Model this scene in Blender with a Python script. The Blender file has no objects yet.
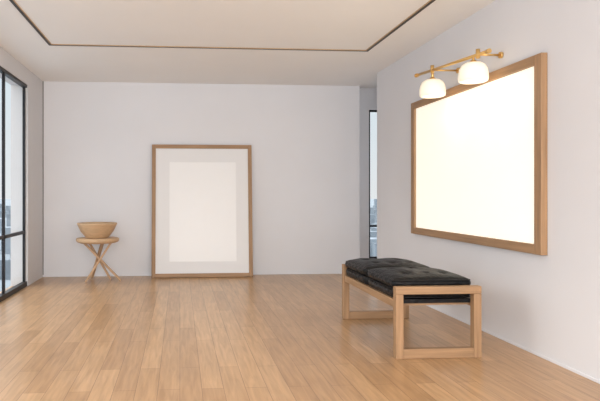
import bpy, bmesh, math, random
from mathutils import Vector, Matrix
random.seed(4)
S = bpy.context.scene
S.view_settings.view_transform = 'Standard'
S.view_settings.look = 'None'

# ---------------------------------------------------------------- materials
def s2l(c):
    return tuple(((x/255)/12.92 if x/255 <= .04045 else ((x/255+.055)/1.055)**2.4) for x in c)+(1,)

def mat(name, col, rough=.6, metal=0, noise=0, nscale=8, bump=0, bscale=200, emis=None, estr=0, stretch=(1,1,1), bdist=.003, spec=.5):
    m = bpy.data.materials.new(name); m.use_nodes = True
    nt = m.node_tree; b = nt.nodes['Principled BSDF']
    b.inputs['Roughness'].default_value = rough
    b.inputs['Metallic'].default_value = metal
    b.inputs['Specular IOR Level'].default_value = spec
    b.inputs['Base Color'].default_value = col
    tc = nt.nodes.new('ShaderNodeTexCoord')
    mp = nt.nodes.new('ShaderNodeMapping'); mp.inputs['Scale'].default_value = stretch
    nt.links.new(tc.outputs['Object'], mp.inputs['Vector'])
    if noise:
        n = nt.nodes.new('ShaderNodeTexNoise'); n.inputs['Scale'].default_value = nscale
        n.inputs['Detail'].default_value = 6
        nt.links.new(mp.outputs[0], n.inputs['Vector'])
        r = nt.nodes.new('ShaderNodeValToRGB')
        r.color_ramp.elements[0].position = .3; r.color_ramp.elements[1].position = .7
        r.color_ramp.elements[0].color = tuple(c*(1-noise) for c in col[:3])+(1,)
        r.color_ramp.elements[1].color = tuple(min(1, c*(1+noise)) for c in col[:3])+(1,)
        nt.links.new(n.outputs['Fac'], r.inputs[0]); nt.links.new(r.outputs[0], b.inputs['Base Color'])
    if bump:
        n2 = nt.nodes.new('ShaderNodeTexNoise'); n2.inputs['Scale'].default_value = bscale
        nt.links.new(tc.outputs['Object'], n2.inputs['Vector'])
        bp = nt.nodes.new('ShaderNodeBump'); bp.inputs['Strength'].default_value = bump
        bp.inputs['Distance'].default_value = bdist
        nt.links.new(n2.outputs['Fac'], bp.inputs['Height']); nt.links.new(bp.outputs[0], b.inputs['Normal'])
    if emis:
        b.inputs['Emission Color'].default_value = emis
        b.inputs['Emission Strength'].default_value = estr
    return m

WALL = mat('wall_paint', (.745,.75,.785,1), .7, noise=.015, nscale=1.5, bump=.1)
CEIL = mat('ceiling_paint', (.89,.875,.86,1), .8, noise=.01, nscale=1.5)
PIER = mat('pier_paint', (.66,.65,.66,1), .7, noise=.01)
BLACK = mat('black_metal', (.018,.018,.022,1), .4, metal=.5)
BRONZE = mat('dark_bronze', (.045,.032,.022,1), .4, metal=.6)
LED = mat('led_strip', (.42,.28,.16,1), .5, emis=(1,.72,.42,1), estr=.04)
BRASS = mat('brass', s2l((232,192,125)), .28, metal=.85, noise=.03)
def woodm(n, axis, col=(.355,.215,.117,1), k=.18):
    st = [30,30,30]; st[axis] = 1.6
    return mat(n, col, .5, noise=k, nscale=1.6, stretch=tuple(st), bump=.05, spec=.35)
WX, WY, WZ = woodm('oak_x',0), woodm('oak_y',1), woodm('oak_z',2)
LW = woodm('light_oak', 2, (.50,.32,.19,1), .10)
LWX = woodm('light_oak_x', 0, (.56,.38,.23,1), .10)
FAB = mat('black_leather', (.005,.005,.006,1), .42, noise=.25, nscale=60, bump=.7, bscale=28, bdist=.012, spec=.22)
PIPE = mat('black_piping', (.006,.006,.007,1), .4, noise=.2, nscale=60, spec=.3)
MATB = mat('mat_board', (.80,.80,.81,1), .6, noise=.005)
PAPER = mat('paper', (.88,.88,.885,1), .4, noise=.005)
SCREEN = mat('glowing_canvas', (.85,.83,.76,1), .6, noise=.005, emis=(1,.95,.80,1), estr=.55)  # canvas is no lamp; emission stands in for lamplight overexposing it
SHADE = mat('opal_glass', (.85,.80,.70,1), .3, noise=.005, emis=(1,.86,.62,1), estr=.42)

def glass():
    m = bpy.data.materials.new('window_glass'); m.use_nodes = True
    nt = m.node_tree; nt.nodes.clear()
    o = nt.nodes.new('ShaderNodeOutputMaterial'); t = nt.nodes.new('ShaderNodeBsdfTransparent')
    g = nt.nodes.new('ShaderNodeBsdfGlossy'); g.inputs['Roughness'].default_value = .02
    x = nt.nodes.new('ShaderNodeMixShader'); x.inputs[0].default_value = .04
    t.inputs[0].default_value = (.98,.99,.99,1)
    nt.links.new(t.outputs[0], x.inputs[1]); nt.links.new(g.outputs[0], x.inputs[2]); nt.links.new(x.outputs[0], o.inputs[0])
    return m
GLASS = glass()

def floor_mat():
    m = bpy.data.materials.new('oak_planks'); m.use_nodes = True
    nt = m.node_tree; L = nt.links; b = nt.nodes['Principled BSDF']
    tc = nt.nodes.new('ShaderNodeTexCoord')
    mp = nt.nodes.new('ShaderNodeMapping'); mp.inputs['Rotation'].default_value = (0,0,math.pi/2)
    L.new(tc.outputs['Object'], mp.inputs[0])
    br = nt.nodes.new('ShaderNodeTexBrick')
    br.inputs['Scale'].default_value = 1; br.inputs['Brick Width'].default_value = 1.15
    br.inputs['Row Height'].default_value = .135; br.inputs['Mortar Size'].default_value = .0016
    br.inputs['Mortar Smooth'].default_value = .1; br.offset = .37; br.offset_frequency = 2
    br.inputs['Color1'].default_value = (.575,.365,.195,1)
    br.inputs['Color2'].default_value = (.455,.275,.14,1)
    br.inputs['Mortar'].default_value = (.24,.135,.07,1)
    L.new(mp.outputs[0], br.inputs['Vector'])
    mp2 = nt.nodes.new('ShaderNodeMapping'); mp2.inputs['Scale'].default_value = (22,1.8,1)
    L.new(tc.outputs['Object'], mp2.inputs[0])
    n = nt.nodes.new('ShaderNodeTexNoise'); n.inputs['Scale'].default_value = 1.5; n.inputs['Detail'].default_value = 8
    n.inputs['Distortion'].default_value = .6
    L.new(mp2.outputs[0], n.inputs['Vector'])
    r = nt.nodes.new('ShaderNodeValToRGB'); r.color_ramp.elements[0].position=.3; r.color_ramp.elements[1].position=.72
    r.color_ramp.elements[0].color=(.77,.73,.69,1); r.color_ramp.elements[1].color=(1.09,1.07,1.06,1)
    L.new(n.outputs['Fac'], r.inputs[0])
    mx = nt.nodes.new('ShaderNodeMixRGB'); mx.blend_type='MULTIPLY'; mx.inputs[0].default_value=1
    L.new(br.outputs['Color'], mx.inputs[1]); L.new(r.outputs[0], mx.inputs[2])
    n3 = nt.nodes.new('ShaderNodeTexNoise'); n3.inputs['Scale'].default_value = 1.1
    L.new(tc.outputs['Object'], n3.inputs['Vector'])
    r3 = nt.nodes.new('ShaderNodeValToRGB'); r3.color_ramp.elements[0].color=(.9,.9,.9,1); r3.color_ramp.elements[1].color=(1.06,1.06,1.06,1)
    L.new(n3.outputs['Fac'], r3.inputs[0])
    mx2 = nt.nodes.new('ShaderNodeMixRGB'); mx2.blend_type='MULTIPLY'; mx2.inputs[0].default_value=1
    L.new(mx.outputs[0], mx2.inputs[1]); L.new(r3.outputs[0], mx2.inputs[2])
    L.new(mx2.outputs[0], b.inputs['Base Color'])
    b.inputs['Roughness'].default_value = .28
    bp = nt.nodes.new('ShaderNodeBump'); bp.inputs['Strength'].default_value=.15; bp.inputs['Distance'].default_value=.002
    L.new(n.outputs['Fac'], bp.inputs['Height']); L.new(bp.outputs[0], b.inputs['Normal'])
    return m
FLOOR = floor_mat()

# ---------------------------------------------------------------- helpers
def link(o, parent=None):
    S.collection.objects.link(o)
    if parent: o.parent = parent
    return o
def empty(name, loc=(0,0,0), rot=(0,0,0)):
    e = bpy.data.objects.new(name, None); e.location = loc; e.rotation_euler = rot; e.empty_display_size=.1
    return link(e)
def mesh_obj(name, bm, mats, parent=None, smooth=False):
    bmesh.ops.recalc_face_normals(bm, faces=bm.faces)
    me = bpy.data.meshes.new(name); bm.to_mesh(me); bm.free()
    for m in (mats if isinstance(mats,(list,tuple)) else [mats]): me.materials.append(m)
    if smooth:
        for p in me.polygons: p.use_smooth = True
    return link(bpy.data.objects.new(name, me), parent)
def addbox(bm, lo, hi, mi=0):
    r = bmesh.ops.create_cube(bm, size=1)
    vs = r['verts']
    c = [(a+b)/2 for a,b in zip(lo,hi)]; d = [b-a for a,b in zip(lo,hi)]
    for v in vs: v.co = Vector((v.co.x*d[0]+c[0], v.co.y*d[1]+c[1], v.co.z*d[2]+c[2]))
    fs = set(f for v in vs for f in v.link_faces)
    for f in fs: f.material_index = mi
def boxes(name, lst, mats, parent=None, bevel=0):
    bm = bmesh.new()
    for b in lst: addbox(bm, *b)
    o = mesh_obj(name, bm, mats, parent)
    if bevel:
        m = o.modifiers.new('bevel','BEVEL'); m.width = bevel; m.segments = 2
    return o
def rod(name, a, b, r, m, parent=None, r2=None, seg=20, bevel=0):
    a, b = Vector(a), Vector(b); d = b-a
    bm = bmesh.new()
    bmesh.ops.create_cone(bm, cap_ends=True, segments=seg, radius1=r, radius2=r if r2 is None else r2, depth=d.length)
    bmesh.ops.transform(bm, matrix=Matrix.Translation((a+b)/2) @ d.to_track_quat('Z','Y').to_matrix().to_4x4(), verts=bm.verts)
    o = mesh_obj(name, bm, m, parent)
    for p in o.data.polygons: p.use_smooth = len(p.vertices) == 4
    return o
def lathe(name, prof, m, parent=None, loc=(0,0,0), seg=48):
    bm = bmesh.new(); rings=[]
    for r,z in prof:
        if r < 1e-5: rings.append([bm.verts.new((loc[0],loc[1],loc[2]+z))])
        else: rings.append([bm.verts.new((loc[0]+r*math.cos(2*math.pi*i/seg), loc[1]+r*math.sin(2*math.pi*i/seg), loc[2]+z)) for i in range(seg)])
    for A,B in zip(rings, rings[1:]):
        for i in range(seg):
            j=(i+1)%seg
            if len(A)==1 and len(B)==1: continue
            if len(A)==1: bm.faces.new((A[0],B[i],B[j]))
            elif len(B)==1: bm.faces.new((A[i],A[j],B[0]))
            else: bm.faces.new((A[i],A[j],B[j],B[i]))
    o = mesh_obj(name, bm, m, parent, smooth=True)
    return o

# ---------------------------------------------------------------- room
XL, XR, YB, YF, H = -1.976, 2.65, 8.27, -1.6, 2.83
boxes('floor', [((-2.2,YF,-.15),(4.4,8.7,0))], FLOOR)
boxes('ceiling', [((-2.2,YF,H),(4.4,8.7,H+.2))], CEIL)
boxes('wall_back', [((XL-.22,YB,0),(2.705,8.7,H))], WALL)
boxes('wall_right', [((XR,YF,0),(XR+.25,7.375,H))], WALL)
# left window wall
WT = 2.62
boxes('wall_left', [((XL-.22,7.47,0),(XL,YB,H)), ((XL-.22,YF,WT),(XL,7.47,H))], PIER)
ys = [7.45, 6.60, 5.2, 3.8, 2.4, 1.0, -.4, YF+.025]
fr = [((XL-.06,y-.016,0.05),(XL-.03,y+.016,WT)) for y in ys]
fr += [((XL-.07,YF,0),(XL-.01,7.47,.06)), ((XL-.07,YF,WT-.035),(XL-.01,7.47,WT)), ((XL-.06,YF,.685),(XL-.03,7.47,.725))]
w1 = empty('window_1')
boxes('frame', fr, BLACK, w1)
boxes('glass', [((XL-.048,YF,.06),(XL-.042,7.45,WT-.03))], GLASS, w1)
# recess with second window
boxes('wall_recess', [((2.705,8.45,0),(2.91,8.7,H)), ((2.91,8.45,0),(3.8,8.7,.2)), ((2.91,8.45,2.5),(3.8,8.7,H)), ((3.8,8.45,0),(4.4,8.7,H)), ((4.2,6.9,0),(4.4,8.45,H)), ((2.9,6.9,0),(4.2,7.1,H))], WALL)
w2 = empty('window_2')
boxes('frame', [((2.91,8.47,.2),(2.935,8.50,2.5)), ((3.775,8.47,.2),(3.8,8.50,2.5)), ((2.935,8.47,.2),(3.775,8.50,.23)), ((2.935,8.47,2.47),(3.775,8.50,2.5)), ((2.935,8.47,.69),(3.775,8.50,.72))], BLACK, w2)
boxes('glass', [((2.92,8.483,.22),(3.79,8.488,2.48))], GLASS, w2)
boxes('baseboard_back', [((XL,YB-.008,0),(2.705,YB,.02))], WALL, bevel=.002)
boxes('baseboard_right', [((XR-.008,YF,0),(XR,7.375,.02))], WALL, bevel=.002)
boxes('trim_1', [((XL,YB-.008,.03),(XL+.008,YB,H))], BRONZE)
# ceiling LED line
xa, xb, yt = -1.41, 2.12, 6.22
def lrect(w, z0, z1, off=0):
    return [((xa-w+off,YF,z0),(xa+w+off,yt+w,z1)), ((xb-w-off,YF,z0),(xb+w-off,yt+w,z1)), ((xa+w,yt-w-off,z0),(xb-w,yt+w-off,z1))]
cl = empty('ceiling_led_strip')
boxes('channel', lrect(.014,H-.010,H+.002), BRONZE, cl)
boxes('diffuser', lrect(.004,H-.008,H+.002,.018), LED, cl)

# ---------------------------------------------------------------- leaning frame
pf = empty('leaning_picture_frame', (.325,8.085,.001), (math.radians(-4.9),0,0))
W, HT, D, T = 1.46, 1.925, .04, .055
boxes('stile_left', [((-W/2,-D,0),(-W/2+T,0,HT))], WZ, pf, .003)
boxes('stile_right', [((W/2-T,-D,0),(W/2,0,HT))], WZ, pf, .003)
boxes('rail_bottom', [((-W/2+T,-D,0),(W/2-T,0,T))], WX, pf, .003)
boxes('rail_top', [((-W/2+T,-D,HT-T),(W/2-T,0,HT))], WX, pf, .003)
mw = W/2-T
boxes('mat_board', [((-mw,-.022,T),(-mw+.20,-.018,HT-T)), ((mw-.18,-.022,T),(mw,-.018,HT-T)), ((-mw+.20,-.022,T),(mw-.18,-.018,T+.17)), ((-mw+.20,-.022,HT-T-.2),(mw-.18,-.018,HT-T))], MATB, pf)
boxes('print', [((-mw,-.0175,T),(mw,-.008,HT-T))], PAPER, pf)

# ---------------------------------------------------------------- wall frame
wf = empty('glowing_wall_picture')
y0,y1,z0,z1 = 3.86,6.15,.757,2.222; T=.085
x0,x1 = XR-.05, XR-.001
boxes('stile_near', [((x0,y0,z0),(x1,y0+T,z1))], WZ, wf, .004)
boxes('stile_far', [((x0,y1-T,z0),(x1,y1,z1))], WZ, wf, .004)
boxes('rail_bottom', [((x0,y0+T,z0),(x1,y1-T,z0+T*.85))], WY, wf, .004)
boxes('rail_top', [((x0,y0+T,z1-T*.85),(x1,y1-T,z1))], WY, wf, .004)
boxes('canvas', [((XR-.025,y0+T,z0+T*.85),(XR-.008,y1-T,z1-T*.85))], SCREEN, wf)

# ---------------------------------------------------------------- wall lamp
wl = empty('brass_wall_lamp')
A, B = Vector((2.455,4.30,2.340)), Vector((2.36,5.44,2.385))
rod('bar', A, B, .013, BRASS, wl)
for i,p in enumerate((A,B)):
    rod('bar_cap_%d'%i, p-(B-A).normalized()*.015, p+(B-A).normalized()*.015, .019, BRASS, wl)
for i,t in enumerate((.12,.74)):
    p = A+(B-A)*t
    rod('arm_%d'%i, p, (XR-.015,p.y,p.z), .009, BRASS, wl)
    rod('canopy_%d'%i, (XR-.022,p.y,p.z), (XR-.001,p.y,p.z), .026, BRASS, wl, seg=32)
    rod('knuckle_%d'%i, p+Vector((0,0,-.03)), p+Vector((0,0,.045)), .017, BRASS, wl)
for i,y in enumerate((4.50,5.14)):
    t = (y-A.y)/(B.y-A.y); p = A+(B-A)*t
    zb = 2.125+.012*(1-i)
    top = zb+.165
    rod('stem_%d'%i, (p.x,p.y,top-.01), (p.x,p.y,p.z), .012, BRASS, wl)
    rod('socket_%d'%i, (p.x,p.y,top-.02), (p.x,p.y,top+.012), .033, BRASS, wl, r2=.022)
    prof = [(.03,.160),(.065,.153),(.094,.132),(.110,.10),(.118,.055),(.119,.025),(.114,.004),(.100,-.004),(.07,.0),(.0,.004)]
    lathe('shade_%d'%i, prof, SHADE, wl, loc=(p.x,p.y,zb))
    l = bpy.data.lights.new('bulb_%d'%i,'POINT'); l.energy = 1.8; l.color=(1,.8,.55); l.shadow_soft_size=.08
    lo = link(bpy.data.objects.new('bulb_%d'%i,l), wl); lo.location=(p.x,p.y,2.03)

# ---------------------------------------------------------------- bench
bn = empty('wooden_bench', (1.56,3.95,0), (0,0,0))
BW, BL, BH, t = .645, 1.36, .525, .058
for nm,ya in (('near',0),('far',BL-t)):
    boxes('leg_left_'+nm, [((0,ya,0),(t,ya+t,BH-.055))], WZ, bn, .004)
    boxes('leg_right_'+nm, [((BW-t,ya,0),(BW,ya+t,BH-.055))], WZ, bn, .004)
    boxes('top_rail_'+nm, [((0,ya,BH-.055),(BW,ya+t,BH))], WX, bn, .004)
    boxes('foot_rail_'+nm, [((t,ya+.004,0.001),(BW-t,ya+t-.004,.072))], WX, bn, .004)
boxes('side_rail_left', [((.008,t,.365),(.045,BL-t,.425))], WY, bn, .004)
boxes('side_rail_right', [((BW-.045,t,.365),(BW-.008,BL-t,.425))], WY, bn, .004)
boxes('slats', [((.045,t+.03+i*.155,.375),(BW-.045,t+.11+i*.155,.394)) for i in range(8)], WX, bn)
boxes('seat_webbing', [((.045,t+.002,.395),(BW-.045,BL-t-.002,.424))], FAB, bn)

def cushion(name, lo, hi, parent, puff=.03, n=30, bulge=.014, seed=0):
    bm = bmesh.new()
    bmesh.ops.create_cube(bm, size=2)
    bmesh.ops.subdivide_edges(bm, edges=bm.edges[:], cuts=n, use_grid_fill=True)
    c=[(a+b)/2 for a,b in zip(lo,hi)]; d=[(b-a)/2 for a,b in zip(lo,hi)]
    for v in bm.verts:
        x,y,z = v.co
        r=.032
        p=Vector((x*d[0],y*d[1],z*d[2]))
        q=Vector((max(-d[0]+r,min(d[0]-r,p.x)),max(-d[1]+r,min(d[1]-r,p.y)),max(-d[2]+r,min(d[2]-r,p.z))))
        e=p-q
        if e.length>1e-6: p=q+e.normalized()*r
        k=(1-x**4)*(1-y**4)
        if z>0:
            p.z += puff*k*z
            for tx in (-.5,0,.5):
                for ty in (-.45,.45):
                    dd=((x-tx)**2+(y-ty)**2)
                    p.z -= .02*math.exp(-dd/.018)*z
            p.z += .006*math.sin(6*x+seed)*math.sin(5*y+2*seed)*k*z
        s=(1-z*z)
        if abs(x)>.9: p.x += math.copysign(bulge*s*(1-y**6),x)
        if abs(y)>.9: p.y += math.copysign(bulge*.3*s*(1-x**6),y)
        p.z += .004*math.sin(19*y+seed)*(abs(x)>.9)*s + .004*math.sin(17*x+seed)*(abs(y)>.9)*s
        v.co = p+Vector(c)
    o = mesh_obj(name, bm, FAB, parent, smooth=True)
    for k,zz in enumerate((hi[2]-.010, lo[2]+.010)):
        cu=bpy.data.curves.new(name+'_piping_%d'%k,'CURVE'); cu.dimensions='3D'; cu.bevel_depth=.0045; cu.bevel_resolution=2
        sp=cu.splines.new('POLY'); r=.03; pts=[]
        for (cx,cyy,a0) in ((hi[0]-r,hi[1]-r,0),(lo[0]+r,hi[1]-r,90),(lo[0]+r,lo[1]+r,180),(hi[0]-r,lo[1]+r,270)):
            for s_ in range(5):
                a=math.radians(a0+s_*22.5); pts.append((cx+(r-.004)*math.cos(a),cyy+(r-.004)*math.sin(a),zz,1))
        sp.points.add(len(pts)-1)
        for q_,pp in zip(sp.points,pts): q_.co=pp
        sp.use_cyclic_u=True; cu.materials.append(PIPE)
        link(bpy.data.objects.new(cu.name,cu),parent)
    return o
cy = t+.006
mid = BL/2
for j,(nm,a,b) in enumerate((('near',cy,mid-.020),('far',mid+.020,BL-cy))):
    cushion('cushion_lower_'+nm, (.018,a,.426),(BW-.04,b,.502), bn, puff=0, seed=j+1)
    cushion('cushion_upper_'+nm, (.010,a,.504),(BW-.04,b,.570), bn, puff=.034, seed=j+4)

# ---------------------------------------------------------------- side table + bowl
st = empty('round_side_table', (-1.12,7.76,0))
lathe('top', [(0,.535),(.24,.535),(.275,.548),(.288,.565),(.288,.59),(.280,.60),(0,.60)], LWX, st)
def leg(nm,a,b): 
    a=Vector(a); b=Vector(b); d=(b-a).normalized()
    bm=bmesh.new(); addbox(bm,(-.034,-.014,0),(.034,.014,1))
    L=(b-a).length
    q=d.to_track_quat('Z','Y').to_matrix().to_4x4()
    for v in bm.verts:
        k=1-.25*v.co.z; v.co.x*=k; v.co.z*=L
    bmesh.ops.transform(bm, matrix=Matrix.Translation(a)@q, verts=bm.verts)
    o=mesh_obj(nm,bm,LW,st); m=o.modifiers.new('bevel','BEVEL'); m.width=.005; m.segments=2
leg('leg_1',(.19,-.07,.545),(-.15,-.10,.012))
leg('leg_2',(-.19,-.02,.545),(.31,.02,.012))
leg('leg_3',(.05,.17,.545),(-.12,.24,.012))
leg('leg_4',(-.14,.10,.545),(.16,.13,.012))
bw = lathe('wooden_bowl', [(0,0),(.135,0),(.15,.008),(.22,.09),(.262,.180),(.272,.198),(.266,.207),(.246,.200),(.20,.10),(.14,.03),(0,.022)], LWX, loc=(0,0,0))
bw.location=(-1.125,7.74,.601)

# ---------------------------------------------------------------- outside city
CITY = mat('city_haze', (.30,.34,.375,1), .95, noise=.15, nscale=.006, spec=0)  # distance haze mixed into base colour, here and on the buildings
BLD = mat('city_buildings', (.28,.32,.36,1), .95, noise=.3, nscale=.03, spec=0)
bm=bmesh.new(); addbox(bm,(-6000,-3000,-82),(6000,9000,-80)); mesh_obj('city_ground',bm,CITY)
bm=bmesh.new()
for i in range(1400):
    if i%2: 
        x=random.uniform(-1500,-60); y=random.uniform(150,2600)
    else:
        x=random.uniform(20,1500); y=random.uniform(150,2600)
    w=random.uniform(10,30); h=random.uniform(8,40) if random.random()<.96 else random.uniform(45,76)
    addbox(bm,(x,y,-80),(x+w,y+w*random.uniform(.7,1.4),-80+h))
mesh_obj('city_buildings',bm,BLD)

# ---------------------------------------------------------------- world / lights
w = bpy.data.worlds.new('sky'); S.world = w; w.use_nodes=True
nt=w.node_tree; bg=nt.nodes['Background']
tc=nt.nodes.new('ShaderNodeTexCoord'); sp=nt.nodes.new('ShaderNodeSeparateXYZ'); r=nt.nodes.new('ShaderNodeValToRGB')
nt.links.new(tc.outputs['Generated'],sp.inputs[0]); nt.links.new(sp.outputs['Z'],r.inputs[0]); nt.links.new(r.outputs[0],bg.inputs[0])
e=r.color_ramp.elements
e[0].position=0; e[0].color=(.285,.29,.295,1); e[1].position=.7; e[1].color=(.94,.96,.99,1)
n=e.new(.2); n.color=(.245,.28,.305,1)
bg.inputs[1].default_value=3.0
l=bpy.data.lights.new('rear_fill_light','AREA'); l.shape='RECTANGLE'; l.size=4.2; l.size_y=2.5; l.energy=255; l.color=(1,.97,.93)  # unseen fill light added behind the camera to brighten the room
o=link(bpy.data.objects.new('rear_fill_light',l)); o.location=(.35,-1.55,1.40); o.rotation_euler=(math.radians(100),0,0)
su=bpy.data.lights.new('sun','SUN'); su.energy=1.2; su.angle=.6; su.color=(1,.96,.9)
o=link(bpy.data.objects.new('sun',su)); o.rotation_euler=Vector((1,.15,-.5)).to_track_quat('-Z','Y').to_euler()

# ---------------------------------------------------------------- camera
c=bpy.data.cameras.new('camera'); co=link(bpy.data.objects.new('camera',c))
co.location=(0,0,1.2); co.rotation_euler=(math.radians(90),0,math.radians(-4.2))
c.sensor_width=36; c.lens=36*560/600; c.shift_x=79/600; c.shift_y=-6.5/600
c.clip_end=20000
S.camera=co
